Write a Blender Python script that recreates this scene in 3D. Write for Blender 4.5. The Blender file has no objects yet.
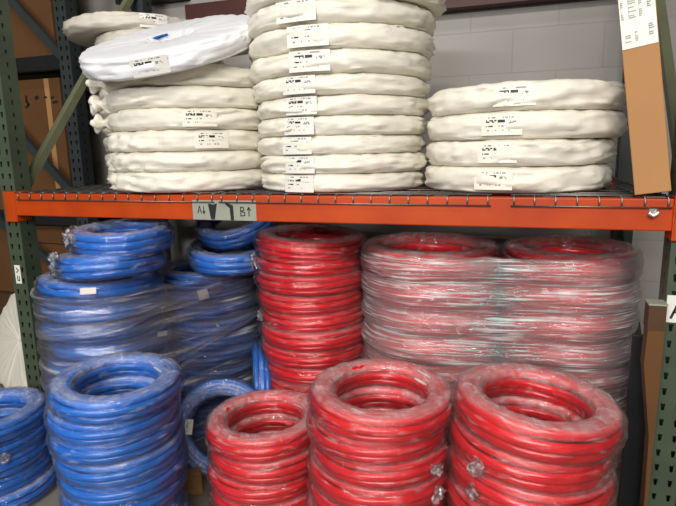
import bpy, bmesh, math, random
from mathutils import Vector, Matrix, noise
PI = math.pi
C = bpy.context.scene.collection
random.seed(7)
FLOOR = -1.15
DECK = 0.029

# ------------------------------------------------------------------ helpers
def link(name, mesh, parent=None):
    o = bpy.data.objects.new(name, mesh)
    C.objects.link(o)
    if parent is not None:
        o.parent = parent
    return o

def tag(o, label=None, cat=None, group=None, kind=None):
    if label: o['label'] = label
    if cat: o['category'] = cat
    if group: o['group'] = group
    if kind: o['kind'] = kind
    return o

def empty(name, loc, rot=(0, 0, 0), scale=(1, 1, 1)):
    o = bpy.data.objects.new(name, None)
    C.objects.link(o)
    o.location = loc; o.rotation_euler = rot; o.scale = scale
    o.empty_display_size = .05
    return o

def mesh_of(name, verts, faces, mats, smooth=True, midx=None, uvs=None):
    me = bpy.data.meshes.new(name)
    me.from_pydata(verts, [], faces)
    for m in (mats if isinstance(mats, (list, tuple)) else [mats]):
        me.materials.append(m)
    if smooth:
        me.polygons.foreach_set('use_smooth', [True] * len(me.polygons))
    if midx:
        me.polygons.foreach_set('material_index', midx)
    if uvs:
        lay = me.uv_layers.new(name='UVMap')
        for p in me.polygons:
            for k, li in enumerate(p.loop_indices):
                lay.data[li].uv = uvs[p.index][k]
    me.update()
    return me

class MB:
    """collects shapes into one mesh"""
    def __init__(s): s.v = []; s.f = []; s.m = []
    def quadbox(s, P, m=0):                # P: 8 points, bottom 4 ccw then top 4
        b = len(s.v); s.v += [tuple(p) for p in P]
        for q in ((3, 2, 1, 0), (4, 5, 6, 7), (0, 1, 5, 4), (1, 2, 6, 5), (2, 3, 7, 6), (3, 0, 4, 7)):
            s.f.append(tuple(b + i for i in q)); s.m.append(m)
    def box(s, x0, x1, y0, y1, z0, z1, m=0):
        s.quadbox([(x0, y0, z0), (x1, y0, z0), (x1, y1, z0), (x0, y1, z0),
                   (x0, y0, z1), (x1, y0, z1), (x1, y1, z1), (x0, y1, z1)], m)
    def bar(s, a, b, w, t, side=Vector((1, 0, 0)), m=0):
        a = Vector(a); b = Vector(b); d = (b - a).normalized()
        n = d.cross(side).normalized(); e = side.normalized()
        P = []
        for c in (a, b):
            for i, j in ((-1, -1), (1, -1), (1, 1), (-1, 1)):
                P.append(c + e * (t / 2 * i) + n * (w / 2 * j))
        s.quadbox(P, m)
    def tube(s, pts, r, n=6, m=0, closed=False):
        pts = [Vector(p) for p in pts]; L = len(pts); b = len(s.v)
        for i, p in enumerate(pts):
            d = (pts[(i + 1) % L] - pts[i - 1]) if (closed or 0 < i < L - 1) else (pts[1] - pts[0] if i == 0 else pts[-1] - pts[-2])
            d.normalize()
            up = Vector((0, 0, 1)) if abs(d.z) < .9 else Vector((0, 1, 0))
            e = d.cross(up).normalized(); g = e.cross(d)
            for k in range(n):
                a = 2 * PI * k / n
                s.v.append(tuple(p + e * (r * math.cos(a)) + g * (r * math.sin(a))))
        for i in range(L if closed else L - 1):
            j = (i + 1) % L
            for k in range(n):
                k2 = (k + 1) % n
                s.f.append((b + i * n + k, b + i * n + k2, b + j * n + k2, b + j * n + k)); s.m.append(m)
        if not closed:
            s.f.append(tuple(b + k for k in reversed(range(n)))); s.m.append(m)
            s.f.append(tuple(b + (L - 1) * n + k for k in range(n))); s.m.append(m)
    def build(s, name, mats, parent=None, smooth=False, bevel=0):
        me = mesh_of(name, s.v, s.f, mats, smooth, s.m)
        o = link(name, me, parent)
        if bevel:
            bm = bmesh.new(); bm.from_mesh(me)
            bmesh.ops.bevel(bm, geom=bm.edges[:], offset=bevel, segments=2, affect='EDGES', profile=.5)
            bm.to_mesh(me); bm.free()
        return o

# ------------------------------------------------------------------ materials
def srgb(r, g, b):
    f = lambda c: (c / 255 / 12.92) if c / 255 <= .04045 else ((c / 255 + .055) / 1.055) ** 2.4
    return (f(r), f(g), f(b), 1)

def mat(name):
    m = bpy.data.materials.new(name); m.use_nodes = True
    nt = m.node_tree
    return m, nt, nt.nodes, nt.links, nt.nodes['Principled BSDF']

def surf(name, col, rough=.6, metal=0, var=.12, scale=8, bump=.0, bscale=60, col2=None, spec=.5, stretch=(1, 1, 1), coat=0, trans=0):
    m, nt, N, L, p = mat(name)
    tc = N.new('ShaderNodeTexCoord'); mp = N.new('ShaderNodeMapping'); mp.inputs['Scale'].default_value = stretch
    L.new(tc.outputs['Object'], mp.inputs[0])
    n1 = N.new('ShaderNodeTexNoise'); n1.inputs['Scale'].default_value = scale; n1.inputs['Detail'].default_value = 5
    L.new(mp.outputs[0], n1.inputs['Vector'])
    cr = N.new('ShaderNodeValToRGB')
    c2 = col2 if col2 else tuple(c * (1 - 2 * var) for c in col[:3]) + (1,)
    cr.color_ramp.elements[0].color = c2; cr.color_ramp.elements[1].color = col
    cr.color_ramp.elements[0].position = .3; cr.color_ramp.elements[1].position = .65
    L.new(n1.outputs['Fac'], cr.inputs[0]); L.new(cr.outputs[0], p.inputs['Base Color'])
    p.inputs['Roughness'].default_value = rough; p.inputs['Metallic'].default_value = metal
    p.inputs['Specular IOR Level'].default_value = spec
    p.inputs['Coat Weight'].default_value = coat
    if trans:
        p.inputs['Subsurface Weight'].default_value = trans
        p.inputs['Subsurface Radius'].default_value = (.03, .028, .022)
        p.inputs['Subsurface Scale'].default_value = .5
    if bump:
        n2 = N.new('ShaderNodeTexNoise'); n2.inputs['Scale'].default_value = bscale; n2.inputs['Detail'].default_value = 4
        L.new(mp.outputs[0], n2.inputs['Vector'])
        b = N.new('ShaderNodeBump'); b.inputs['Strength'].default_value = bump; b.inputs['Distance'].default_value = .004
        L.new(n2.outputs['Fac'], b.inputs['Height']); L.new(b.outputs[0], p.inputs['Normal'])
    return m

def film(name, milk=.35, base=.03, su=14, sv=90, tint=(.985, .985, .99, 1), gloss=1.0, thresh=.45, white=(.95, .94, .95, 1), gather=0, bumpd=.0045, rot=.05):
    """clear stretch film: see-through, shiny, milky where creased; u runs along the wrap"""
    m, nt, N, L, p = mat(name)
    N.remove(p); out = N['Material Output']
    uv = N.new('ShaderNodeUVMap'); uv.uv_map = 'UVMap'
    oi = N.new('ShaderNodeObjectInfo')
    off = N.new('ShaderNodeVectorMath'); off.operation = 'SCALE'; off.inputs[0].default_value = (37, 91, 0)
    L.new(oi.outputs['Random'], off.inputs['Scale'])
    add = N.new('ShaderNodeVectorMath'); add.operation = 'ADD'
    L.new(uv.outputs[0], add.inputs[0]); L.new(off.outputs[0], add.inputs[1])
    def nz(sc, scale, det, dist=0, rot=0):
        mp = N.new('ShaderNodeMapping'); mp.inputs['Scale'].default_value = sc; mp.inputs['Rotation'].default_value = (0, 0, rot)
        L.new(add.outputs[0], mp.inputs[0])
        t = N.new('ShaderNodeTexNoise'); t.inputs['Scale'].default_value = scale; t.inputs['Detail'].default_value = det
        t.inputs['Distortion'].default_value = dist
        L.new(mp.outputs[0], t.inputs['Vector']); return t
    streak = nz((su, sv, 1), 1, 5, .6, rot)
    patch = nz((7, 11, 1), 1, 3, .4)
    crinkle = nz((45, 60, 1), 1, 6, 1.5)
    def rng(src, a, b, c=0, d=1):
        r = N.new('ShaderNodeMapRange'); r.inputs[1].default_value = a; r.inputs[2].default_value = b
        r.inputs[3].default_value = c; r.inputs[4].default_value = d; L.new(src, r.inputs[0]); return r
    s1 = rng(streak.outputs['Fac'], thresh, thresh + .2)
    s2 = rng(patch.outputs['Fac'], .38, .66, .15, 1)
    mul = N.new('ShaderNodeMath'); mul.operation = 'MULTIPLY'; L.new(s1.outputs[0], mul.inputs[0]); L.new(s2.outputs[0], mul.inputs[1])
    mm = N.new('ShaderNodeMath'); mm.operation = 'MULTIPLY_ADD'; L.new(mul.outputs[0], mm.inputs[0]); mm.inputs[1].default_value = milk; mm.inputs[2].default_value = base
    if gather:                                   # the bag is gathered in several layers over the top of each ring
        sx = N.new('ShaderNodeSeparateXYZ'); L.new(uv.outputs[0], sx.inputs[0])
        g1 = rng(sx.outputs[1], .028, .05); g2 = rng(sx.outputs[1], .115, .09)
        blotch = nz((14, 22, 1), 1, 6, 1.6); g3 = rng(blotch.outputs['Fac'], .3, .66, .2, 1)
        ga = N.new('ShaderNodeMath'); ga.operation = 'MULTIPLY'; L.new(g1.outputs[0], ga.inputs[0]); L.new(g2.outputs[0], ga.inputs[1])
        gb = N.new('ShaderNodeMath'); gb.operation = 'MULTIPLY'; L.new(ga.outputs[0], gb.inputs[0]); L.new(g3.outputs[0], gb.inputs[1])
        gc = N.new('ShaderNodeMath'); gc.operation = 'MULTIPLY_ADD'; L.new(gb.outputs[0], gc.inputs[0]); gc.inputs[1].default_value = gather; L.new(mm.outputs[0], gc.inputs[2])
        mm = gc
    hs = N.new('ShaderNodeMath'); hs.operation = 'MULTIPLY_ADD'
    L.new(crinkle.outputs['Fac'], hs.inputs[0]); hs.inputs[1].default_value = .5; L.new(streak.outputs['Fac'], hs.inputs[2])
    bp = N.new('ShaderNodeBump'); bp.inputs['Strength'].default_value = .8; bp.inputs['Distance'].default_value = bumpd
    L.new(hs.outputs[0], bp.inputs['Height'])
    tr = N.new('ShaderNodeBsdfTransparent'); tr.inputs[0].default_value = tint
    df = N.new('ShaderNodeBsdfDiffuse'); df.inputs[0].default_value = white; L.new(bp.outputs[0], df.inputs['Normal'])
    tl = N.new('ShaderNodeBsdfTranslucent'); tl.inputs[0].default_value = white
    dm = N.new('ShaderNodeMixShader'); dm.inputs[0].default_value = .12; L.new(df.outputs[0], dm.inputs[1]); L.new(tl.outputs[0], dm.inputs[2])
    gl = N.new('ShaderNodeBsdfGlossy'); gl.inputs['Roughness'].default_value = .07; gl.inputs[0].default_value = (1, 1, 1, 1); L.new(bp.outputs[0], gl.inputs['Normal'])
    fr = N.new('ShaderNodeFresnel'); fr.inputs['IOR'].default_value = 1.5; L.new(bp.outputs[0], fr.inputs['Normal'])
    fg = N.new('ShaderNodeMath'); fg.operation = 'MULTIPLY_ADD'; fg.use_clamp = True
    L.new(fr.outputs[0], fg.inputs[0]); fg.inputs[1].default_value = .75 * gloss; fg.inputs[2].default_value = .02 * gloss
    m1 = N.new('ShaderNodeMixShader'); L.new(mm.outputs[0], m1.inputs[0]); L.new(tr.outputs[0], m1.inputs[1]); L.new(dm.outputs[0], m1.inputs[2])
    m2 = N.new('ShaderNodeMixShader'); L.new(fg.outputs[0], m2.inputs[0]); L.new(m1.outputs[0], m2.inputs[1]); L.new(gl.outputs[0], m2.inputs[2])
    L.new(m2.outputs[0], out.inputs['Surface'])
    return m

M = {}
M['red'] = surf('red_tubing', srgb(218, 6, 24), .22, var=.06, scale=5, spec=.5)
M['blue'] = surf('blue_tubing', srgb(0, 110, 206), .22, var=.06, scale=5, spec=.5)
M['bag'] = surf('white_bag', srgb(228, 223, 208), .42, var=.02, scale=4, bump=.35, bscale=35, spec=.45, stretch=(1, 1, 3))
M['bag_grey'] = surf('white_bag_greyish', srgb(205, 198, 184), .55, var=.06, scale=4, bump=.35, bscale=35)  # greyer, rougher bag for the stack at the back left
M['bag_bright'] = surf('white_bag_cool', srgb(232, 232, 235), .4, var=.02, scale=4, bump=.3, bscale=30)
M['film_blue'] = film('clear_wrap_blue_coils', milk=.34, base=.02, su=16, sv=80, thresh=.55, gather=.28, bumpd=.008, gloss=.85)
M['film_red'] = film('clear_wrap_red_coils', milk=.32, base=.02, su=16, sv=80, thresh=.55, gather=.28, bumpd=.008, gloss=.85)
M['stretch'] = film('stretch_film_heavy', milk=.85, base=.15, su=4.5, sv=120, thresh=.49, gloss=1.1, bumpd=.007, white=(.97, .93, .93, 1))
M['stretch_grey'] = film('stretch_film_grey', milk=.5, base=.07, su=3.5, sv=50, thresh=.52, gloss=1.1, rot=.3, bumpd=.007, white=(.78, .8, .86, 1))
M['film_bit'] = film('film_gathered', milk=.6, base=.04, su=60, sv=60, thresh=.46, gloss=1.5)
M['paper'] = surf('label_paper', srgb(222, 220, 212), .6, var=.02)
M['ink'] = surf('label_ink', srgb(28, 28, 30), .5, var=.05)
M['ink_grey'] = surf('label_grey_print', srgb(135, 134, 132), .6, var=.05)
M['orange'] = surf('orange_paint', srgb(184, 66, 4), .5, var=.07, scale=6, col2=srgb(164, 52, 3), spec=.35, bump=.08, bscale=80)
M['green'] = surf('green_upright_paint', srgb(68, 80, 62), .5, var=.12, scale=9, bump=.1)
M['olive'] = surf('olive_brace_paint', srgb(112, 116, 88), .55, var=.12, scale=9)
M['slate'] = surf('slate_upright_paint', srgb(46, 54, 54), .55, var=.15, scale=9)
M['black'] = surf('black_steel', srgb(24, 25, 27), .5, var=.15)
M['wire'] = surf('galvanised_wire', srgb(135, 135, 132), .42, metal=.85, var=.15, scale=20)
M['zinc'] = surf('zinc', srgb(215, 212, 205), .3, metal=.8, var=.1)
M['tape'] = surf('grey_tape', srgb(150, 152, 138), .55, var=.06, scale=18)
M['card'] = surf('cardboard', srgb(170, 122, 74), .75, var=.05, scale=3, bump=.08, bscale=120)
M['card_shaded'] = surf('cardboard_brown', srgb(98, 62, 26), .8, var=.1, scale=3, bump=.1, bscale=90)  # brown lowered so the colour takes in the shade over the left cartons
M['card_dark'] = surf('cardboard_dark', srgb(78, 50, 26), .8, var=.12, scale=4)
M['card_tape'] = surf('carton_tape', srgb(178, 132, 84), .35, var=.05)
M['maroon'] = surf('maroon_steel', srgb(70, 24, 16), .6, var=.2, scale=3)
M['wood'] = surf('rough_wood', srgb(150, 112, 66), .8, var=.2, scale=5, stretch=(1, 6, 6))

def wall_mat():
    m, nt, N, L, p = mat('painted_block_wall')
    tc = N.new('ShaderNodeTexCoord'); sp = N.new('ShaderNodeSeparateXYZ'); cb = N.new('ShaderNodeCombineXYZ')
    L.new(tc.outputs['Object'], sp.inputs[0]); L.new(sp.outputs[0], cb.inputs[0]); L.new(sp.outputs[2], cb.inputs[1])
    mp = N.new('ShaderNodeMapping'); mp.inputs['Location'].default_value = (.12, .085, 0); L.new(cb.outputs[0], mp.inputs[0])
    br = N.new('ShaderNodeTexBrick'); br.inputs['Scale'].default_value = 1; br.offset = .5
    br.inputs['Brick Width'].default_value = .42; br.inputs['Row Height'].default_value = .21
    br.inputs['Mortar Size'].default_value = .004; br.inputs['Mortar Smooth'].default_value = .6
    br.inputs['Color1'].default_value = srgb(163, 158, 152); br.inputs['Color2'].default_value = srgb(160, 155, 149)
    br.inputs['Mortar'].default_value = srgb(152, 147, 141)
    L.new(mp.outputs[0], br.inputs['Vector'])
    n = N.new('ShaderNodeTexNoise'); n.inputs['Scale'].default_value = 2.5; n.inputs['Detail'].default_value = 6; L.new(tc.outputs['Object'], n.inputs['Vector'])
    mx = N.new('ShaderNodeMixRGB'); mx.blend_type = 'MULTIPLY'; mx.inputs[0].default_value = .25
    L.new(br.outputs['Color'], mx.inputs[1]); L.new(n.outputs['Fac'], mx.inputs[2]); L.new(mx.outputs[0], p.inputs['Base Color'])
    b = N.new('ShaderNodeBump'); b.inputs['Strength'].default_value = .25; b.inputs['Distance'].default_value = .003; b.invert = True
    L.new(br.outputs['Fac'], b.inputs['Height']); L.new(b.outputs[0], p.inputs['Normal'])
    p.inputs['Roughness'].default_value = .6
    return m
M['wall'] = wall_mat()
M['floor'] = surf('concrete_floor', srgb(118, 111, 100), .65, var=.14, scale=3, bump=.15, bscale=50)

# ------------------------------------------------------------------ the setting
b = MB(); b.box(-4, 4.5, -4, 1.45, FLOOR - .1, FLOOR); tag(b.build('floor', M['floor']), kind='structure')
b = MB(); b.box(-4, 4.5, 1.25, 1.45, FLOOR, 2.6); tag(b.build('wall_back', M['wall']), kind='structure')

# ------------------------------------------------------------------ pallet rack
def holed_strip(b, x0, x1, z0, z1, y, cols, pitch, hw, hh, axis='x', flip=False, start=0.0):
    """sheet in the x-z plane (or y-z when axis='y') with real tapered punched holes"""
    W = x1 - x0; cw = W / cols
    n = int((z1 - z0) / pitch)
    def pt(a, z): return (a, y, z) if axis == 'x' else (y, a, z)
    def q(P):
        i = len(b.v); b.v += [pt(*p) for p in P]
        f = (i, i + 1, i + 2, i + 3); b.f.append(f[::-1] if flip else f); b.m.append(0)
    for c in range(cols):
        a0 = x0 + c * cw; a1 = a0 + cw; ac = (a0 + a1) / 2
        for r in range(n):
            c0 = z0 + r * pitch; c1 = c0 + pitch; cz = (c0 + c1) / 2
            o = [(a0, c0), (a1, c0), (a1, c1), (a0, c1)]
            h = [(ac - hw * .55, cz - hh), (ac + hw * .55, cz - hh), (ac + hw, cz + hh), (ac - hw, cz + hh)]
            for k in range(4):
                q([o[k], o[(k + 1) % 4], h[(k + 1) % 4], h[k]])
    if z0 + n * pitch < z1:
        q([(x0, z0 + n * pitch), (x1, z0 + n * pitch), (x1, z1), (x0, z1)])

def post(root, x0, x1, y0, y1, z0, z1, m, front=True):
    b = MB()
    e = .0035
    fy = y0 if front else y1
    holed_strip(b, x0, x1, z0, z1, fy, 2, .0508, .0068, .0115)
    holed_strip(b, x0, x1, z0, z1, fy + (.003 if front else -.003), 2, .0508, .0068, .0115, flip=True)
    # sides, with one row of small slots each, and a back plate added to keep the holes dark
    for xs in (x0, x1):
        holed_strip(b, y0, y1, z0, z1, xs, 1, .0508, .005, .009, axis='y', flip=(xs == x0))
    ly = y1 if front else y0
    b.box(x0, x1, ly, ly + .003, z0, z1)
    b.box(x0 - .015, x1 + .015, y0 - .01, y1 + .015, z0, z0 + .006)      # foot plate
    return b.build('post', m, root)

def upright(xc, label):
    root = empty('upright_frame', (0, 0, FLOOR)); tag(root, label, 'rack upright')
    x0, x1 = xc - .04, xc + .04
    root.location = (xc, .5, FLOOR)
    inv = Matrix.Translation(-Vector(root.location))
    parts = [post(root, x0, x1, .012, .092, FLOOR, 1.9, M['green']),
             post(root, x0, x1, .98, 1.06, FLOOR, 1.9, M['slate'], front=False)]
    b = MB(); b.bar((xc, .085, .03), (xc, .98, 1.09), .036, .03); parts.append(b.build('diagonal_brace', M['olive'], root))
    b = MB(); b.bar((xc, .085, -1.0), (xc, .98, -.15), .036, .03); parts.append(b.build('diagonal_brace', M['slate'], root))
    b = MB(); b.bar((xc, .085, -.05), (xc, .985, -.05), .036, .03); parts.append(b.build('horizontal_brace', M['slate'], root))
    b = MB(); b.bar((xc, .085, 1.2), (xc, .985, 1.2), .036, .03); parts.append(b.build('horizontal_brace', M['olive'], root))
    for o in parts: o.data.transform(inv)
    return root
upright(-.04, 'green perforated steel upright frame at the left end of the orange beam')
upright(2.50, 'green perforated steel upright frame at the right end of the orange beam')

def tri(b, P, th=.0012, m=0):
    """flat polygon (x, z) in the plane y given per point as thin slab facing -Y"""
    n = len(P); i = len(b.v)
    b.v += [(x, y, z) for x, y, z in P] + [(x, y + th, z) for x, y, z in P]
    b.f.append(tuple(range(i, i + n))); b.m.append(m)
    b.f.append(tuple(reversed(range(i + n, i + 2 * n)))); b.m.append(m)
    for k in range(n):
        j = (k + 1) % n; b.f.append((i + j, i + k, i + n + k, i + n + j)); b.m.append(m)

def stroke(b, pts, w, y):
    for (xa, za), (xb, zb) in zip(pts, pts[1:]):
        d = Vector((xb - xa, zb - za)); d.normalize(); n = Vector((-d.y, d.x)) * (w / 2); e = d * (w * .3)
        tri(b, [(xa - e.x - n.x, y, za - e.y - n.y), (xb + e.x - n.x, y, zb + e.y - n.y), (xb + e.x + n.x, y, zb + e.y + n.y), (xa - e.x + n.x, y, za - e.y + n.y)], .0006)

def beam(y0, y1, label, front):
    root = empty('rack_beam', (1.23, (y0 + y1) / 2, -.071)); tag(root, label, 'rack beam', 'orange shelf beams')
    inv = Matrix.Translation(-Vector(root.location)); ps = []
    b = MB(); b.box(.004, 2.456, y0, y1, -.071, .0225)
    o = b.build('beam_body', M['orange'], root, bevel=.004); ps.append(o)
    for s, xi in ((-1, 0.0), (1, 2.46)):
        b = MB()
        b.box(min(xi, xi + s * .055), max(xi, xi + s * .055), y0 - .003 if front else y1 - .003, y0 + .009 if front else y1 + .003, -.098, .03)
        b.box(xi - .004, xi + .004, y0 + .0, y1 + .03, -.098, .03)
        ps.append(b.build('end_connector', M['orange'], root, bevel=.0015))
    if front:
        b = MB(); b.box(.873, 1.137, y0 - .0012, y0, -.069, .004); tp = b.build('grey_tape', M['tape'], root); ps.append(tp)
        b = MB(); y = y0 - .0022
        # handwriting: small A with down arrow, thick down wedge, thick 1, small B with up arrow
        stroke(b, [(.895, -.045), (.903, -.018), (.911, -.045)], .003, y); stroke(b, [(.898, -.036), (.908, -.036)], .0025, y)
        stroke(b, [(.921, -.02), (.921, -.046)], .003, y); stroke(b, [(.916, -.036), (.921, -.047), (.926, -.036)], .003, y)
        tri(b, [(.940, y, -.008), (.950, y, -.067), (.966, y, -.067), (.978, y, -.006), (.962, y, -.012)][::-1], .0006)
        tri(b, [(1.012, y, -.001), (1.044, y, -.014), (1.046, y, -.068), (1.033, y, -.068), (1.030, y, -.024), (1.012, y, -.010)], .0006)
        stroke(b, [(1.075, -.052), (1.075, -.020), (1.087, -.022), (1.088, -.031), (1.076, -.035), (1.091, -.040), (1.091, -.050), (1.075, -.052)], .0035, y)
        stroke(b, [(1.108, -.052), (1.108, -.022)], .0035, y); stroke(b, [(1.101, -.031), (1.108, -.020), (1.115, -.031)], .0035, y)
        w = b.build('handwriting', M['ink'], tp); ps.append(w)
        # zinc safety clip at the right end
        b = MB(); b.box(2.392, 2.412, y0 - .006, y0, -.022, -.002); b.tube([(2.39, y0 - .012, -.018), (2.402, y0 - .014, -.026), (2.414, y0 - .010, -.016)], .006, 8)
        ps.append(b.build('safety_clip', M['zinc'], root))
    for o in ps: o.data.transform(inv)
beam(0, .045, 'long orange front beam with grey tape and black marker writing', True)
beam(1.0, 1.045, 'orange rear beam behind the wrapped stacks, under the back of the wire deck', False)

def deck(x0, x1, label):
    root = empty('wire_deck', ((x0 + x1) / 2, .5, .0235)); tag(root, label, 'wire deck', 'galvanised wire decks on the beams')
    inv = Matrix.Translation(-Vector(root.location))
    b = MB(); z = .0265; r = .0024
    n = max(2, round((x1 - x0) / .0635))
    for i in range(n + 1):
        x = x0 + (x1 - x0) * i / n
        b.tube([(x, -.0055, -.002), (x, -.0055, .018), (x, -.001, z + .002), (x, .02, z), (x, 1.03, z)], r, 5)
    for y in [.03, .075] + [.13 + .1 * k for k in range(9)] + [1.03]:
        b.tube([(x0 - .01, y, z + .002), (x1 + .01, y, z + .002)], r, 5)
    b.tube([(x0 - .01, -.0085, -.002), (x1 + .01, -.0085, -.002)], r, 5)
    a = b.build('wire_mesh', M['wire'], root, smooth=True); a.data.transform(inv)
    m = max(2, round((x1 - x0) / .3))
    for k in range(m):
        x = x0 + (x1 - x0) * (k + .5) / m
        b = MB(); b.box(x - .02, x + .02, .05, .995, -.012, .0235)
        c = b.build('support_channel', M['wire'], root); c.data.transform(inv)
deck(.03, .96, 'wire deck panel under the left white stacks')
deck(1.0, 1.943, 'middle wire deck panel under the tallest white stack')
deck(2.021, 2.44, 'right wire deck panel under the leaning cardboard box')

# ------------------------------------------------------------------ labels (printed patches)
def label_mesh(w, h, R=None, seed=0, z=0, bg=True, curve_out=1):
    """patch of paper; R bends it round a coil of radius R; x across, normal +Y-ish at angle 0 = +X"""
    rnd = random.Random(seed)
    nx, nz = 34, 14
    black = set(); grey = set()
    def run(r, a, b_, s, p):
        for c in range(a, b_):
            if rnd.random() < p: s.add((c, r))
    run(12, 6, 12, grey, .6); run(12, 18, 28, grey, .7)
    run(10, 4, 13, black, .75); run(10, 14, 20, black, 1); run(9, 14, 20, black, 1)
    run(9, 4, 13, black, .65); run(9, 23, 31, grey, .7); run(8, 23, 30, grey, .7)
    run(6, 4, 11, black, .7); run(6, 14, 20, grey, .4)
    run(3, 4, 7, grey, .8); run(3, 12, 25, grey, .35)
    V, F, MI = [], [], []
    for j in range(nz + 1):
        for i in range(nx + 1):
            x = (i / nx - .5) * w; zz = (j / nz - .5) * h
            if R:
                a = x / R; V.append((R * math.cos(a), R * math.sin(a), zz + z))
            else:
                V.append((x, 0, zz + z))
    for j in range(nz):
        for i in range(nx):
            k = j * (nx + 1) + i
            F.append((k, k + 1, k + nx + 2, k + nx + 1))
            MI.append(1 if (i, j) in black else 2 if (i, j) in grey else 0)
    return mesh_of('label', V, F, [M['paper'], M['ink'], M['ink_grey']], False, MI)
LABELS = [label_mesh(.125, .06, .333, s) for s in range(4)]
PRINTS = [l.copy() for l in LABELS]
for l in PRINTS: l.materials[0] = M['bag']

# ------------------------------------------------------------------ bagged white coils
def bag_mesh(seed, mats, crumple=0, hole=0):
    """a flat disc of coiled pipe in a wrinkled white bag, R = 1 x height 1, base at z=0 (scaled by the object)"""
    nu = 150; prof = []
    for k in range(5): prof.append((.05 + .155 * k, 0.02, 0))              # underside
    for k in range(17):
        a = -PI / 2 + PI * k / 16
        ca, sa = math.cos(a), math.sin(a)
        rr = .80 + .20 * (abs(ca) ** (.3 if hole else .5)); zz = .5 + .5 * (abs(sa) ** .82) * (1 if sa > 0 else -1)
        prof.append((rr, zz, 1))
    for k in range(7): prof.append((.74 - .115 * k, .985 - (.0 if k < 2 else .10 * (k - 1) / 5) - (hole * .45 if k > 4 else 0), 0))
    V, F = [], []
    sx = seed * 17.3
    for i in range(nu):
        a = 2 * PI * i / nu
        for (r, z, s) in prof:
            px, py = math.cos(a), math.sin(a)
            w1 = noise.noise(Vector((px * 1.6 + sx, py * 1.6, z * 2.0)))
            # long folds that run round the edge, drifting up and down
            ph = z * 4.2 + 1.6 * noise.noise(Vector((px * 1.3, py * 1.3 + sx, .5)))
            w2 = 1 - abs(noise.noise(Vector((px * 1.2 + sx, py * 1.2, ph * 1.15)))) * 2.4
            w3 = noise.noise(Vector((px * 9, py * 9 + sx, z * 5)))
            w4 = 1 - abs(noise.noise(Vector((px * 5 + sx, py * 5, z * 2 + 3)))) * 3
            cr = 0
            if crumple:
                side = max(0, -px * .77 - py * .64 - .35)            # crumpled towards the left end
                cr = side * .075 * noise.noise(Vector((px * 13 + sx, py * 13, z * 4))) + side * .04 * w4
            w5 = max(0, noise.noise(Vector((px * 2.2 + sx, py * 2.2, ph * .8 + 7)))) * (1 - min(1, abs(noise.noise(Vector((px * 1.5, py * 1.5 + sx, ph * 2.2 + a * .0)))) * 5))
            d = .012 * w1 + s * (.026 * w2 + .007 * w3 + .010 * w4 + .08 * w5) + cr
            rr = r + d * (1 if s else .3)
            dz = (.04 * w1 + .03 * w4 + (.05 * w3 if not s else 0)) * (.8 if z > .5 else .25)
            V.append((rr * px, rr * py, min(1.05, max(0, z + dz))))
    n = len(prof)
    for i in range(nu):
        j = (i + 1) % nu
        for k in range(n - 1):
            F.append((i * n + k, j * n + k, j * n + k + 1, i * n + k + 1))
    c0 = len(V); V.append((0, 0, .02)); V.append((0, 0, .86 - hole * .45))
    for i in range(nu):
        j = (i + 1) % nu
        F.append((c0, j * n, i * n)); F.append((c0 + 1, i * n + n - 1, j * n + n - 1))
    return mesh_of('bag', V, F, mats)
BAGS = [bag_mesh(s, M['bag']) for s in range(5)]
BAGS_C = [bag_mesh(20 + s, M['bag'], crumple=1) for s in range(3)]
BAG_GREY = bag_mesh(31, M['bag_grey']); BAG_TOP = bag_mesh(33, M['bag_bright'], hole=1)

def knot_mesh(seed):
    """twisted, gathered end of a bag: a neck and a frill"""
    V, F = [], []; nu = 22
    prof = [(0, .030), (.014, .030), (.026, .027), (.040, .014), (.050, .013), (.060, .024), (.072, .030), (.080, .022), (.082, .0)]
    for i in range(nu):
        a = 2 * PI * i / nu
        for k, (x, r) in enumerate(prof):
            q = r * (1 + .5 * noise.noise(Vector((math.cos(a) * 2.5, math.sin(a) * 2.5, x * 20 + seed * 5))) + .30 * noise.noise(Vector((math.cos(a) * 4 + seed, math.sin(a) * 4, x * 30))))
            V.append((x + .008 * math.sin(a * 3 + seed) * (x > .05), q * math.cos(a), q * math.sin(a)))
    n = len(prof)
    for i in range(nu):
        j = (i + 1) % nu
        for k in range(n - 1): F.append((i * n + k, i * n + k + 1, j * n + k + 1, j * n + k))
    return mesh_of('gathered_end', V, F, M['bag'])
KNOTS = [knot_mesh(s) for s in range(3)]

ORD = ['topmost', 'second from the top', 'third from the top', 'fourth from the top', 'fifth from the top', 'sixth from the top',
       'seventh from the top', 'eighth from the top', 'ninth from the top', 'tenth from the top', 'eleventh from the top', 'twelfth from the top', 'thirteenth from the top']

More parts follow.
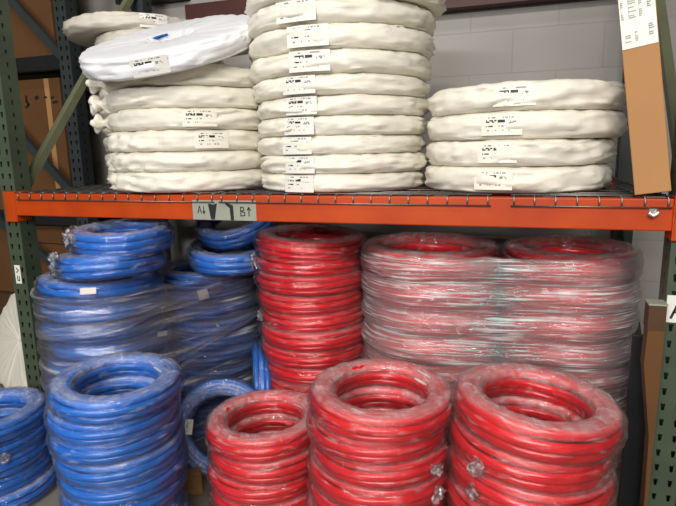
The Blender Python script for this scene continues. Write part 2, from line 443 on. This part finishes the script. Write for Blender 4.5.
def bagged(x, y, z, R, h, me, label, group=None, rot=None, az=None, lw=1.0, knot=None, spin=None, lz=.5, name='bagged_coil', shrink=1.0, pr=False):
    o = link(name, me)
    sp = random.uniform(0, 6.28) if spin is None else spin
    Rm = Matrix.Rotation(sp, 4, 'Z')
    if rot: Rm = rot @ Rm
    o.matrix_world = Matrix.Translation((x, y, z)) @ Rm @ Matrix.Diagonal((R, R, h, 1))
    tag(o, label, 'bagged coil', group)
    base = Matrix.Translation((x, y, z)) @ (rot if rot else Matrix.Identity(4))
    if az is not None:
        l = link('label', (PRINTS if pr else LABELS)[random.randrange(4)], o)
        s = (R * 1.018 * shrink) / .333
        W = base @ Matrix.Translation((0, 0, h * lz)) @ Matrix.Rotation(math.radians(az), 4, 'Z') @ Matrix.Diagonal((s, s * lw, lw, 1))
        l.matrix_parent_inverse = Matrix.Identity(4); l.matrix_basis = o.matrix_world.inverted() @ W
        l['label'] = 'black printed shipping label'
    if knot is not None:
        k = link('gathered_end', KNOTS[random.randrange(3)], o)
        W = base @ Matrix.Translation((0, 0, h * .5)) @ Matrix.Rotation(math.radians(knot), 4, 'Z') @ Matrix.Translation((R * .95, 0, 0)) @ Matrix.Diagonal((1.15, 1.5, 1.3, 1))
        k.matrix_basis = o.matrix_world.inverted() @ W
    return o

# tallest stack, in the middle of the shelf
cx, cy = 1.36, .345
hs = [.066, .066, .066, .0665, .067, .068, .078, .079, .080, .080]
rs = [.322, .324, .324, .326, .33, .336, .342, .348, .352, .37]
azs = [-101, -101, -101, -100, -98, -97, -90, -91, -97, -48]
z = DECK
for i, (h, R, az) in enumerate(zip(hs, rs, azs)):
    k = len(hs) - 1 - i
    bagged(cx + random.uniform(-.006, .006) + (.02 if i == 9 else 0), cy + random.uniform(-.004, .004), z, R, h * 1.03, BAGS[i % 5],
           'white bagged coil in the tallest stack, ' + ORD[k], 'white bagged coils of the tallest stack', az=az, lw=1.12 if i > 5 else .98)
    z += h
# right stack of four
z = DECK
for i, (h, R, dx, az) in enumerate(((.085, .318, -.005, -101), (.085, .320, 0, -100), (.085, .330, .018, -101), (.088, .330, .018, -95))):
    bagged(2.02 + dx, .36, z, R, h * 1.03, BAGS[(i + 2) % 5], 'white bagged coil in the low right stack, ' + ORD[3 - i],
           'white bagged coils of the low right stack', az=az, lw=1.0, pr=True)
    z += h
# left stack
z = DECK
info = [(.077, BAGS_C[0], None, None), (.077, BAGS_C[1], None, None), (.079, BAGS_C[2], -46, None), (.079, BAGS[1], -54, 203), (.079, BAGS[3], None, 205), (.078, BAGS[0], None, 204)]
for i, (h, me, az, kn) in enumerate(info):
    bagged(.705 + (.008 if i > 2 else 0), .30, z, .332, h * 1.03, me, 'white bagged coil in the left white stack, ' + ORD[7 - i],
           'white bagged coils of the left stack', az=az, pr=True, knot=kn, spin=(0 if me in BAGS_C else None))
    z += h
def tilt(deg, axdeg):
    a = math.radians(axdeg); return Matrix.Rotation(math.radians(deg), 4, Vector((math.cos(a), math.sin(a), 0)))
bagged(.74, .40, z + .095, .315, .062, BAGS[2], 'white bagged coil lying slightly tilted under the big tilted coil, left stack',
       'white bagged coils of the left stack', rot=tilt(16, 0), knot=204)
bagged(.715, .20, z + .062, .348, .082, BAG_TOP, 'big tilted white bagged coil with blue pipe showing, topmost of the left stack',
       'white bagged coils of the left stack', rot=tilt(23, -3), az=-72)
# a patch of the blue pipe showing through the opening of that bag
tp = bpy.data.objects[[o.name for o in C.objects if o.get('label', '').startswith('big tilted')][0]]
b = MB(); b.tube([(.21 * math.cos(math.radians(a)), .25 * math.sin(math.radians(a)), .90) for a in range(72, 122, 6)], .03, 8)
pp = b.build('blue_pipe', M['blue'], tp, smooth=True)
# stack at the back left
z = DECK
for i in range(10):
    h = .078
    top = i == 9
    bagged(.30 if not top else .17, .69, z, .30 if not top else .33, h * 1.03, BAG_GREY,
           'greyish white bagged coil behind the left stack, ' + ORD[9 - i], 'bagged coils behind the left stack', az=(-40 if top else None))
    z += h

# ------------------------------------------------------------------ wrapped pipe coils
RB, HB = .21, .070      # base size
def tubing_mesh(seed, m, layers=3, rows=3):
    rnd = random.Random(seed); b = MB()
    tr = HB / rows / 2 * 1.03
    for li in range(layers):
        for ro in range(rows):
            if 0 < li < layers - 1 and 0 < ro < rows - 1: continue
            R0 = RB - tr - li * tr * 2.02; z0 = tr + ro * tr * 1.94
            if ro in (0, rows - 1) and li in (0, layers - 1): R0 += (-.6 if li == 0 else .6) * tr
            p1, p2, p3 = (rnd.uniform(0, 6.28) for _ in range(3)); n = 84; pts = []
            for k in range(n):
                a = 2 * PI * k / n
                pts.append(((R0 + .0016 * math.sin(a * 2 + p1) + .001 * math.sin(a * 3 + p2)) * math.cos(a),
                            (R0 + .0016 * math.sin(a * 2 + p1) + .001 * math.sin(a * 3 + p2)) * math.sin(a),
                            z0 + .0014 * math.sin(a * 2 + p3)))
            b.tube(pts, tr, 8, closed=True)
    return mesh_of('tubing', b.v, b.f, m)
def wrap_mesh(seed, m, loose=1.0):
    """thin film pulled round the ring, wrinkled"""
    nu, nv = 120, 36; V = []; s = seed * 9.7
    rc, zc = RB - .034, HB / 2; ha, hb = .034 + .0068, HB / 2 + .0045
    for i in range(nu):
        a = 2 * PI * i / nu; px, py = math.cos(a), math.sin(a)
        for k in range(nv):
            t = 2 * PI * k / nv; c, q = math.cos(t), math.sin(t)
            e = .76
            x = abs(c) ** e * (1 if c > 0 else -1); zz = abs(q) ** e * (1 if q > 0 else -1)
            n1 = noise.noise(Vector((px * 4 + s, py * 4, t * .8))); n2 = 1 - 2.6 * abs(noise.noise(Vector((px * 9, py * 9 + s, q * 2.2 + c))))
            n3 = noise.noise(Vector((px * 26 + s, py * 26, q * 6 + c * 3)))
            d = max(-.0004, .0040 * n1 + .0038 * n2 + .0030 * n3) * loose
            V.append(((rc + ha * x + d * c) * px, (rc + ha * x + d * c) * py, zc + hb * zz + d * q * .6))
    F = []; uvs = []
    for i in range(nu):
        j = (i + 1) % nu
        for k in range(nv):
            l = (k + 1) % nv
            F.append((i * nv + k, j * nv + k, j * nv + l, i * nv + l))
            u0, u1 = i / nu * 1.32, (i + 1) / nu * 1.32; v0, v1 = k / nv * .24, (k + 1) / nv * .24
            uvs.append([(u0, v0), (u1, v0), (u1, v1), (u0, v1)])
    return mesh_of('plastic_wrap', V, F, m, uvs=uvs)
def bit_mesh(seed, r=.03):
    """gathered tuft of film: a crumpled scrap, two layers folded over"""
    V, F, uvs = [], [], []; nx, ny = 26, 20
    for i in range(nx + 1):
        for j in range(ny + 1):
            u, v = i / nx * 2 - 1, j / ny * 2 - 1
            q = Vector((u * 2.2, v * 2.2, seed * 3.1)); w = noise.noise_vector(q) + .45 * noise.noise_vector(q * 2.7)
            p = Vector((.45 * math.cos(u * 2.6), v * (1.1 - .5 * abs(u)), .9 * math.sin(u * 1.5))) + w * .75
            V.append(tuple(p * r))
    for i in range(nx):
        for j in range(ny):
            k = i * (ny + 1) + j; F.append((k, k + 1, k + ny + 2, k + ny + 1))
            x, y = i / nx * .1, j / ny * .08; uvs.append([(x, y), (x, y + .004), (x + .004, y + .004), (x + .004, y)])
    return mesh_of('film_tuft', V, F, M['film_bit'], uvs=uvs)
TUB = {'red': [tubing_mesh(s, M['red']) for s in (1, 2, 3)], 'blue': [tubing_mesh(s, M['blue']) for s in (4, 5, 6)]}
WRAP = {'red': [wrap_mesh(s, M['film_red']) for s in (1, 2, 3, 4)], 'blue': [wrap_mesh(s, M['film_blue']) for s in (5, 6, 7, 8)]}
BITS = [bit_mesh(s) for s in range(4)]
TAG = label_mesh(.06, .032, None, 5)
count = [0]
def coil(col, x, y, z, R, h, label, group=None, rot=None, wrap=True, bits=(), tagaz=None, spin=None):
    root = empty('pipe_coil', (x, y, z))
    Rm = Matrix.Rotation(random.uniform(0, 6.28) if spin is None else spin, 4, 'Z')
    if rot: Rm = rot @ Rm
    sc = Matrix.Diagonal((R / RB, R / RB, h / HB, 1))
    root.matrix_world = Matrix.Translation((x, y, z)) @ Rm @ sc
    tag(root, label, 'pipe coil', group)
    k = count[0]; count[0] += 1
    link('tubing', TUB[col][k % 3], root)
    if wrap: link('plastic_wrap', WRAP[col][k % 4], root)
    inv = root.matrix_world.inverted()
    base = Matrix.Translation((x, y, z)) @ (rot if rot else Matrix.Identity(4))
    for az, zz, s in bits:
        o = link('film_tuft', BITS[(k + int(az)) % 4], root)
        o.matrix_basis = inv @ base @ Matrix.Rotation(math.radians(az), 4, 'Z') @ Matrix.Translation((R * 1.03, 0, h * zz)) @ Matrix.Rotation(az, 4, 'X') @ Matrix.Scale(s, 4)
    if tagaz is not None:
        o = link('label', TAG, root); o['label'] = 'small white paper label'
        az, rr, zz, lean = tagaz
        o.matrix_basis = inv @ base @ Matrix.Rotation(math.radians(az), 4, 'Z') @ Matrix.Translation((R * rr, 0, h * zz)) @ Matrix.Rotation(PI / 2, 4, 'Z') @ Matrix.Rotation(math.radians(lean), 4, 'X')
    return root

def stack(col, x, y, n, R, pitch, where, group, z0=FLOOR, h=None, jit=.008, drift=(0, 0), bits={}, tags={}, extra_tilt={}, wrap=True, wob=1.6):
    z = z0
    for i in range(n):
        k = n - 1 - i; f = i / max(1, n - 1)
        t = tilt(*extra_tilt[k]) if k in extra_tilt else tilt(random.uniform(-wob, wob), random.uniform(0, 360))
        coil(col, x + random.uniform(-jit, jit) + drift[0] * (1 - f), y + random.uniform(-jit, jit) + drift[1] * (1 - f), z, R * random.uniform(.955, 1.012), (h or pitch) * .99,
             '%s pipe coil, %s in the %s' % (col, ORD[k], where), group, rot=t,
             bits=bits.get(k, ()), tagaz=tags.get(k), wrap=wrap)
        z += pitch
    return z

# front row
stack('blue', .81, -.42, 9, .203, .0695, 'front blue stack', 'blue coils of the front stack', tags={0: (62, .70, .75, 25)},
      bits={1: ((190, .5, .7),), 3: ((200, .3, .6),)}, extra_tilt={0: (2.5, 70), 1: (2.5, 60), 2: (-2, 80)})
stack('blue', .09, -.31, 5, .205, .072, 'short blue stack at the left edge', 'blue coils of the short left stack',
      bits={0: ((-40, .3, .8),), 1: ((-42, .5, .7), (-30, .1, .6)), 2: ((-40, .4, .5),)}, jit=.01)
stack('red', 1.24, -.20, 6, .205, .0738, 'short front red stack', 'red coils of the short front stack', tags={0: (58, .72, .8, 30)})
stack('red', 1.662, -.30, 9, .214, .0712, 'middle front red stack', 'red coils of the middle front stack', tags={0: (48, .72, .85, 30)}, bits={2: ((-30, .5, .6),), 3: ((-28, .4, .7),)},
      extra_tilt={0: (1.5, 60)})
stack('red', 2.09, -.30, 8, .218, .084, 'right front red stack', 'red coils of the right front stack', jit=.010,
      extra_tilt={0: (5, 100), 1: (4, 95), 2: (3, 110)}, bits={1: ((-125, .2, .7),), 2: ((-128, .4, .6),)})
# behind
stack('red', 1.185, .40, 13, .245, .0755, 'tall red stack under the beam', 'red coils of the tall back stack', drift=(.045, 0), jit=.008,
      bits={1: ((215, .5, 1.0),), 4: ((215, .5, .7),)}, extra_tilt={0: (3, 80)})
SLt = stack('blue', .40, .03, 11, .247, .0765, 'nearer stretch wrapped blue stack', 'blue coils under the grey stretch film', jit=.014, wob=3, extra_tilt={0: (3, 150), 2: (2, 60)})
SRt = stack('blue', .625, .485, 11, .243, .0725, 'farther stretch wrapped blue stack', 'blue coils under the grey stretch film', jit=.014, wob=3)
PLt = stack('red', 1.705, .42, 9, .272, .1055, 'left half of the wrapped red bundle', 'red coils under the white stretch film', jit=.008)
PRt = stack('red', 2.225, .47, 9, .245, .1055, 'right half of the wrapped red bundle', 'red coils under the white stretch film', jit=.008)

# loose coils lying on the wrapped blue stacks
coil('blue', .50, -.02, SLt + .022, .200, .085, 'blue pipe coil lying tilted on the wrapped blue stack, under another loose coil', 'loose blue coils on the wrapped blue stacks', rot=tilt(-5, 60),
     bits=((215, .5, 1.2), (235, .9, .8)))
coil('blue', .53, .02, SLt + .115, .190, .085, 'topmost loose blue pipe coil just under the left part of the beam', 'loose blue coils on the wrapped blue stacks', rot=tilt(3, 20),
     bits=((200, .4, 1.3), (225, .6, 1.0), (240, .9, .7)))
coil('blue', .80, .42, SRt + .035, .205, .085, 'loose blue pipe coil lying flat on the farther blue stack', 'loose blue coils on the wrapped blue stacks', rot=tilt(8, 20))
coil('blue', .80, .50, SRt + .185, .20, .075, 'loose blue pipe coil tilted toward the front, beside the dark gap under the beam', 'loose blue coils on the wrapped blue stacks', rot=tilt(26, -10))
# two coils standing on edge between the stacks
coil('blue', .905, .06, FLOOR + .205, .20, .08, 'blue pipe coil leaning on edge between the blue and red front stacks', rot=tilt(74, 22) @ Matrix.Translation((0, 0, -.04)), tagaz=(195, .66, 1.02, 88))
coil('blue', .945, .36, FLOOR + .238, .235, .075, 'blue pipe coil standing upright, seen edge on beside the tall dark red stack', rot=Matrix.Rotation(math.radians(25.5), 4, 'Z') @ tilt(90, 90) @ Matrix.Translation((0, 0, -.035)),
     bits=())

# ------------------------------------------------------------------ stretch film hulls
def hull(circles, n=200):
    pts = []
    for cx, cy, r in circles:
        for k in range(120):
            a = 2 * PI * k / 120; pts.append((cx + r * math.cos(a), cy + r * math.sin(a)))
    pts = sorted(set(pts))
    def cr(o, a, b): return (a[0] - o[0]) * (b[1] - o[1]) - (a[1] - o[1]) * (b[0] - o[0])
    lo = []
    for p in pts:
        while len(lo) > 1 and cr(lo[-2], lo[-1], p) <= 0: lo.pop()
        lo.append(p)
    up = []
    for p in reversed(pts):
        while len(up) > 1 and cr(up[-2], up[-1], p) <= 0: up.pop()
        up.append(p)
    H = lo[:-1] + up[:-1]
    L = [0]
    for a, b_ in zip(H, H[1:] + H[:1]): L.append(L[-1] + math.hypot(b_[0] - a[0], b_[1] - a[1]))
    out = []; j = 0
    for k in range(n):
        s = L[-1] * k / n
        while L[j + 1] < s: j += 1
        a, b_ = H[j], H[(j + 1) % len(H)]; t = (s - L[j]) / (L[j + 1] - L[j])
        out.append((a[0] + (b_[0] - a[0]) * t, a[1] + (b_[1] - a[1]) * t))
    return out, L[-1]
def film_hull(name, circles, z0, z1, pitch, m, label, top_in=.06, seed=0, zrow=FLOOR):
    O, per = hull(circles); n = len(O)
    cx = sum(p[0] for p in O) / n; cy = sum(p[1] for p in O) / n
    rows = 90; V = []; F = []; uvs = []
    zs = []
    for r in range(rows + 1): zs.append((z0 + (z1 - z0) * r / rows, 0))
    for r in range(1, 7): zs.append((z1 + .004 * math.sin(r / 6 * PI), r / 6 * top_in))
    for zi, (zz, ins) in enumerate(zs):
        for i, (x, y) in enumerate(O):
            a, c = O[i - 1], O[(i + 1) % n]; tx, ty = c[0] - a[0], c[1] - a[1]; l = math.hypot(tx, ty); nx, ny = ty / l, -tx / l
            ph = ((zz - zrow) / pitch) % 1
            sag = .011 * (abs(math.cos(PI * ph)) ** 3) if ins == 0 else 0
            w = .006 * noise.noise(Vector((x * 5 + seed, y * 5, zz * 9))) + .004 * (1 - 2.4 * abs(noise.noise(Vector((x * 3, y * 3 + seed, zz * 28)))))
            d = .010 - sag + w - ins
            V.append((x + nx * d, y + ny * d, zz + (.01 * noise.noise(Vector((x * 14, y * 14, seed))) if zi > rows - 1 else 0)))
    for r in range(len(zs) - 1):
        for i in range(n):
            j = (i + 1) % n
            F.append((r * n + i, r * n + j, (r + 1) * n + j, (r + 1) * n + i))
            u0, u1 = per * i / n, per * (i + 1) / n
            v0 = r / rows * (z1 - z0); v1 = (r + 1) / rows * (z1 - z0)
            uvs.append([(u0, v0), (u1, v0), (u1, v1), (u0, v1)])
    me = mesh_of(name, V, F, m, uvs=uvs); o = link(name, me)
    o.location = (cx, cy, z0); me.transform(Matrix.Translation((-cx, -cy, -z0)))
    tag(o, label, 'stretch film'); return o
film_hull('stretch_wrap', [(1.705, .42, .277), (2.225, .47, .25)], FLOOR + .02, PRt - .012, .1055, M['stretch'],
          'clear stretch film with white creases wound round the big red bundle on the right', seed=3)
sw = film_hull('stretch_wrap', [(.40, .03, .262), (.625, .485, .256)], FLOOR + .02, SRt - .0, .0765, M['stretch_grey'],
          'greyish stretch film wound round the two big blue stacks on the left', seed=8)

def plain_label(name, w, h, m=M['paper']):
    b = MB(); b.box(-w / 2, w / 2, 0, .0008, -h / 2, h / 2); return b
def put_label(x, y, z, w, h, az, roll, parent, text):
    b = plain_label('label', w, h); o = b.build('label', M['paper'], parent)
    W = Matrix.Translation((x, y, z)) @ Matrix.Rotation(math.radians(az), 4, 'Z') @ Matrix.Rotation(math.radians(roll), 4, 'Y')
    o.matrix_basis = Matrix.Translation(-Vector(parent.location)) @ W
    o['label'] = text
    return o
# small labels stuck on the grey film
LB = [(.542, -.211, -.315, .055, .024, 30, 0), (.676, .02, -.545, .045, .02, 70, 8), (.744, .232, -.432, .045, .045, 30, -12)]
def band(circles, A, B, za, zb, wd, off, parent):
    # a twisted band of the same film crossing the front of the bundle
    O, per = hull(circles); n = len(O)
    near = lambda P: min(range(n), key=lambda i: (O[i][0] - P[0]) ** 2 + (O[i][1] - P[1]) ** 2)
    i0, i1 = near(A), near(B)
    if i1 < i0: i1 += n
    V, F, uvs = [], [], []; N_ = i1 - i0; m = 6
    for q in range(N_ + 1):
        x, y = O[(i0 + q) % n]; a, c = O[(i0 + q - 1) % n], O[(i0 + q + 1) % n]; tx, ty = c[0] - a[0], c[1] - a[1]; l = math.hypot(tx, ty)
        t = q / N_; zc = za + (zb - za) * t; w_ = wd * (.6 + .5 * abs(math.sin(t * 5)))
        for k in range(m + 1):
            o_ = off + .003 * math.sin(k * 2.1 + q * .3)
            V.append((x + ty / l * o_, y - tx / l * o_, zc + w_ * (k / m - .5)))
    for q in range(N_):
        for k in range(m):
            i = q * (m + 1) + k; F.append((i, i + m + 1, i + m + 2, i + 1))
            u0, u1 = per * q / n, per * (q + 1) / n; v0, v1 = wd * k / m, wd * (k + 1) / m
            uvs.append([(u0, v0), (u1, v0), (u1, v1), (u0, v1)])
    me = mesh_of('film_band', V, F, M['stretch_grey'], uvs=uvs); me.transform(Matrix.Translation(-Vector(parent.location)))
    return link('film_band', me, parent)
HC = [(.40, .03, .262), (.625, .485, .256)]
band(HC, (.27, -.22), (.79, .27), -.50, -.40, .05, .016, sw)
band(HC, (.62, -.11), (.87, .40), -.70, -.57, .045, .018, sw)
for L_ in LB:
    put_label(*L_, sw, 'white paper label')

# ------------------------------------------------------------------ things beside the stacks
# tall carton leaning to the left at the right end of the shelf
root = empty('cardboard_box', (2.418, .085, DECK + .001)); root.rotation_euler = (0, math.radians(-8.6), math.radians(-12))
tag(root, 'tall narrow cardboard box leaning left on the wire deck, with big white label', 'box')
b = MB(); b.box(-.046, .046, -.085, .03, .008, 1.15); b.build('carton', M['card'], root, bevel=.003)
b = MB(); b.box(-.044, .044, -.0866, -.0855, .42, .86)
lp = b.build('label', M['paper'], root); lp['label'] = 'white shipping label with grey print'
rnd = random.Random(4); y = -.0874
for x0, x1, z0, z1, p_, mm in ((-.040, -.034, .50, .60, .6, 'ink_grey'), (-.022, .0, .50, .60, .45, 'tape'), (.024, .034, .52, .60, .8, 'ink_grey'), (.024, .036, .445, .475, .8, 'ink_grey'),
                               (-.034, -.020, .437, .455, .6, 'tape'), (-.010, -.002, .437, .465, .5, 'tape'), (.004, .012, .50, .58, .4, 'tape'), (-.04, .038, .62, .80, .4, 'tape')):
    z = z0; b = MB(); b.box(x0, x0 + .001, y, y + .0008, z0, z1)
    while z < z1:
        if rnd.random() < p_ + .15: b.box(x0, x1 - rnd.random() * (x1 - x0) * .4, y, y + .0008, z, z + .003)
        z += .0055
    b.build('print', M[mm], lp)

# cardboard beside the right upright, on the floor
root = empty('cardboard_strip', (2.43, -.03, FLOOR))
tag(root, 'worn cardboard strip standing on the floor against the right green upright', 'cardboard')
b = MB()
P = [(2.455, -.33), (2.412, -.33), (2.409, -.47), (2.440, -.70), (2.449, FLOOR), (2.455, FLOOR)]
i0 = len(b.v); b.v += [(x - 2.43, 0, z - FLOOR) for x, z in P] + [(x - 2.43, .05, z - FLOOR) for x, z in P]
b.f.append(tuple(range(6))); b.f.append(tuple(reversed(range(6, 12)))); b.m += [0, 0]
for k in range(6):
    j = (k + 1) % 6; b.f.append((j, k, 6 + k, 6 + j)); b.m.append(0)
b.build('board', M['card_shaded'], root)
b = MB(); b.box(-.021, .025, -.002, .052, -.36 - FLOOR, -.285 - FLOOR); b.build('dark_carton_top', M['card_dark'], root)
b = MB(); b.box(-.023, .027, -.004, .052, -.285 - FLOOR, -.280 - FLOOR); b.build('grey_lid', M['tape'], root)

# labels on the uprights
def small_label(name, x0, x1, y, z0, z1, marks, label):
    root = empty(name, (x0, y, z0)); tag(root, label, 'label')
    b = MB(); b.box(0, x1 - x0, -.001, 0, 0, z1 - z0); b.build('paper', M['paper'], root)
    b = MB()
    for pts, w in marks: stroke(b, pts, w, -.0018)
    b.build('marker_strokes', M['ink'], root)
small_label('location_label', -.062, -.030, .0115, -.375, -.292, [([(.010, .070), (.022, .060), (.010, .050)], .004), ([(.012, .034), (.012, .014), (.022, .014), (.022, .034)], .004)],
            'narrow white label with black marks on the left green upright')
small_label('location_label', 2.463, 2.536, .0115, -.345, -.262, [([(.014, .014), (.030, .060), (.044, .014)], .007), ([(.020, .032), (.040, .032)], .005)],
            'white label with thick black marks on the right green upright')

# next bay to the left: another rack with cartons
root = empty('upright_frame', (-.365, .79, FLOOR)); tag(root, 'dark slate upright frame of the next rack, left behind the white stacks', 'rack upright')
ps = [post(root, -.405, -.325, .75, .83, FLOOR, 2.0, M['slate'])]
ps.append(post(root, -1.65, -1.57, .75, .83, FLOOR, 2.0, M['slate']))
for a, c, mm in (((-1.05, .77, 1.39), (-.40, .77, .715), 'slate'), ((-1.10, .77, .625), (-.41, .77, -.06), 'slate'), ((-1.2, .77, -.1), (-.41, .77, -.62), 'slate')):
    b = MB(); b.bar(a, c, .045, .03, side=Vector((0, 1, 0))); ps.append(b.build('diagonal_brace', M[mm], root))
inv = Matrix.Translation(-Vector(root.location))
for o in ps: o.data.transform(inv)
for z0, z1, lab in ((.655, .735, 'black steel beam under the upper carton in the next rack'), (-.235, -.16, 'black steel beam under the middle carton in the next rack')):
    root = empty('rack_beam', (-.99, .80, z0)); tag(root, lab, 'rack beam')
    b = MB(); b.box(-.58, .585, -.02, .025, 0, z1 - z0); b.build('beam_body', M['black'], root, bevel=.004)
    b = MB(); b.box(-.58, .585, .025, .42, z1 - z0 - .02, z1 - z0 - .001); b.build('shelf_board', M['black'], root)

def carton(x0, x1, y0, y1, z0, z1, m, label, tape=None, marks=(), mm=None):
    root = empty('cardboard_box', ((x0 + x1) / 2, (y0 + y1) / 2, z0)); tag(root, label, 'box')
    w, d, h = (x1 - x0) / 2, (y1 - y0) / 2, z1 - z0
    b = MB(); b.box(-w, w, -d, d, 0, h); b.build('carton', m, root, bevel=.004)
    if tape is not None:
        b = MB(); b.box(tape - .018, tape + .018, -d - .0012, -d, .002, h - .002); b.build('packing_tape', M['card_tape'], root)
    for pts, t in marks:
        b = MB(); stroke(b, pts, t, -d - .002); b.build('printed_symbol', mm or M['ink'], root)
    return root
cw = lambda x: x + .96
carton(-1.50, -.53, .86, 1.02, .737, 1.5, M['card_shaded'], 'large brown carton on the black beam, top left corner')
carton(-1.45, -.53, .86, 1.02, -.159, .625, M['card_shaded'], 'large brown carton with taped seam and small black symbols', tape=.365,
       marks=[([(cw(-.76) , .69), (cw(-.76), .66), (cw(-.745), .64), (cw(-.77), .625)], .014), ([(cw(-.685), .675), (cw(-.67), .68)], .02), ([(cw(-.62), .675), (cw(-.605), .678)], .012),
              ([(cw(-.57), .67), (cw(-.555), .675)], .014), ([(cw(-.56), .645), (cw(-.53), .648)], .014)])
carton(-1.45, -.46, .86, 1.04, -.70, -.237, M['card_shaded'], 'brown carton with crossed black symbols under the left beam end',
       marks=[([(.43, .44), (.49, .37)], .014), ([(.49, .44), (.43, .37)], .014), ([(.33, .44), (.38, .37)], .012), ([(.38, .44), (.33, .37)], .012), ([(.10, .34), (.54, .33)], .006), ([(.10, .26), (.54, .25)], .006)])
carton(-1.50, -.46, .90, 1.10, FLOOR, -.71, M['card_dark'], 'dark brown carton on the floor behind the white disc')

# white bagged coil standing on edge in the next bay
bagged(-.56, .46, FLOOR + .305, .30, .11, BAGS_C[1], 'white bagged coil standing on edge on the floor, left of the left green upright', rot=Matrix.Rotation(math.radians(-110), 4, 'Z') @ tilt(74, 90) @ Matrix.Translation((0, 0, -.05)))

# dark sheet added behind the right upright to fill the black gap
root = empty('gap_fill_panel', (2.53, .135, FLOOR)); tag(root, 'black panel added to fill the dark gap behind the cardboard strip', 'panel')
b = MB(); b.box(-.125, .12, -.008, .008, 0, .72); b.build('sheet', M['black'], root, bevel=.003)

# wood block on the floor
root = empty('wood_block', (.845, -.095, FLOOR)); root.rotation_euler = (0, 0, .5); tag(root, 'rough wooden block on the floor between the blue stack and the short red stack', 'wood block')
b = MB(); b.quadbox([(-.045, -.04, 0), (.045, -.035, 0), (.04, .04, 0), (-.045, .035, 0), (-.035, -.035, .09), (.04, -.03, .10), (.035, .03, .09), (-.035, .03, .085)]); b.build('block', M['wood'], root, bevel=.008)

# dark upper beams against the wall
for x0, x1, z0, z1, m, lab in ((.16, 3.4, .862, 1.02, M['maroon'], 'long dark reddish steel beam along the wall above the stacks'), (-.32, .14, 1.07, 1.25, M['black'], 'black steel beam above the greyish white coils at the back left')):
    root = empty('wall_beam', ((x0 + x1) / 2, 1.2, z0)); tag(root, lab, 'wall beam')
    w = (x1 - x0) / 2
    b = MB(); b.box(-w, w, -.05, .05, 0, .012); b.box(-w, w, -.05, -.04, .012, z1 - z0); b.box(-w, w, .038, .05, .012, z1 - z0); b.build('channel', m, root)

# ------------------------------------------------------------------ light
def area(name, loc, rot, sx, sy, power, col):
    l = bpy.data.lights.new(name, 'AREA'); l.shape = 'RECTANGLE'; l.size = sx; l.size_y = sy; l.energy = power; l.color = col
    o = bpy.data.objects.new(name, l); C.objects.link(o); o.location = loc
    d = Vector(rot) - Vector(loc); o.rotation_euler = d.to_track_quat('-Z', 'Y').to_euler(); return o
area('ceiling_lamp', (1.9, -3.9, 2.6), (1.5, .2, -.5), 3.4, .2, 215, (1, .96, .90))
area('ceiling_lamp', (.8, -1.6, 3.3), (1.0, .3, -.3), 2.0, .3, 50, (1, .97, .93))
area('ceiling_lamp', (2.9, -3.8, 1.9), (1.5, .2, -.7), 1.8, .3, 75, (1, .95, .88))
area('added_strip_light', (1.0, -6.0, 1.5), (1.3, 0, -.5), 2.6, .3, 260, (.97, .98, 1))  # low frontal strip added for crisp highlights on the coils
w = bpy.data.worlds.new('World'); bpy.context.scene.world = w; w.use_nodes = True
w.node_tree.nodes['Background'].inputs[0].default_value = (1, .95, .88, 1); w.node_tree.nodes['Background'].inputs[1].default_value = .09

# ------------------------------------------------------------------ camera
cam = bpy.data.cameras.new('camera'); co = bpy.data.objects.new('camera', cam); C.objects.link(co)
yaw, pitch, roll = .3193, .1876, -.0196
f = Vector((-math.sin(yaw) * math.cos(pitch), math.cos(yaw) * math.cos(pitch), -math.sin(pitch)))
r = Vector((math.cos(yaw), math.sin(yaw), 0)); u = r.cross(f)
r2 = r * math.cos(roll) + u * math.sin(roll); u2 = -r * math.sin(roll) + u * math.cos(roll)
mw = Matrix((( r2.x, u2.x, -f.x, 2.0263), (r2.y, u2.y, -f.y, -1.7597), (r2.z, u2.z, -f.z, .1769), (0, 0, 0, 1)))
co.matrix_world = mw
cam.sensor_width = 36; cam.lens = 541.34 * 36 / 676; cam.clip_start = .02
sc = bpy.context.scene; sc.camera = co
sc.view_settings.view_transform = 'Standard'; sc.view_settings.look = 'None'; sc.view_settings.gamma = 1; sc.view_settings.use_curve_mapping = False
sc.view_settings.exposure = -.57
sc.cycles.transparent_max_bounces = 32; sc.cycles.max_bounces = 8
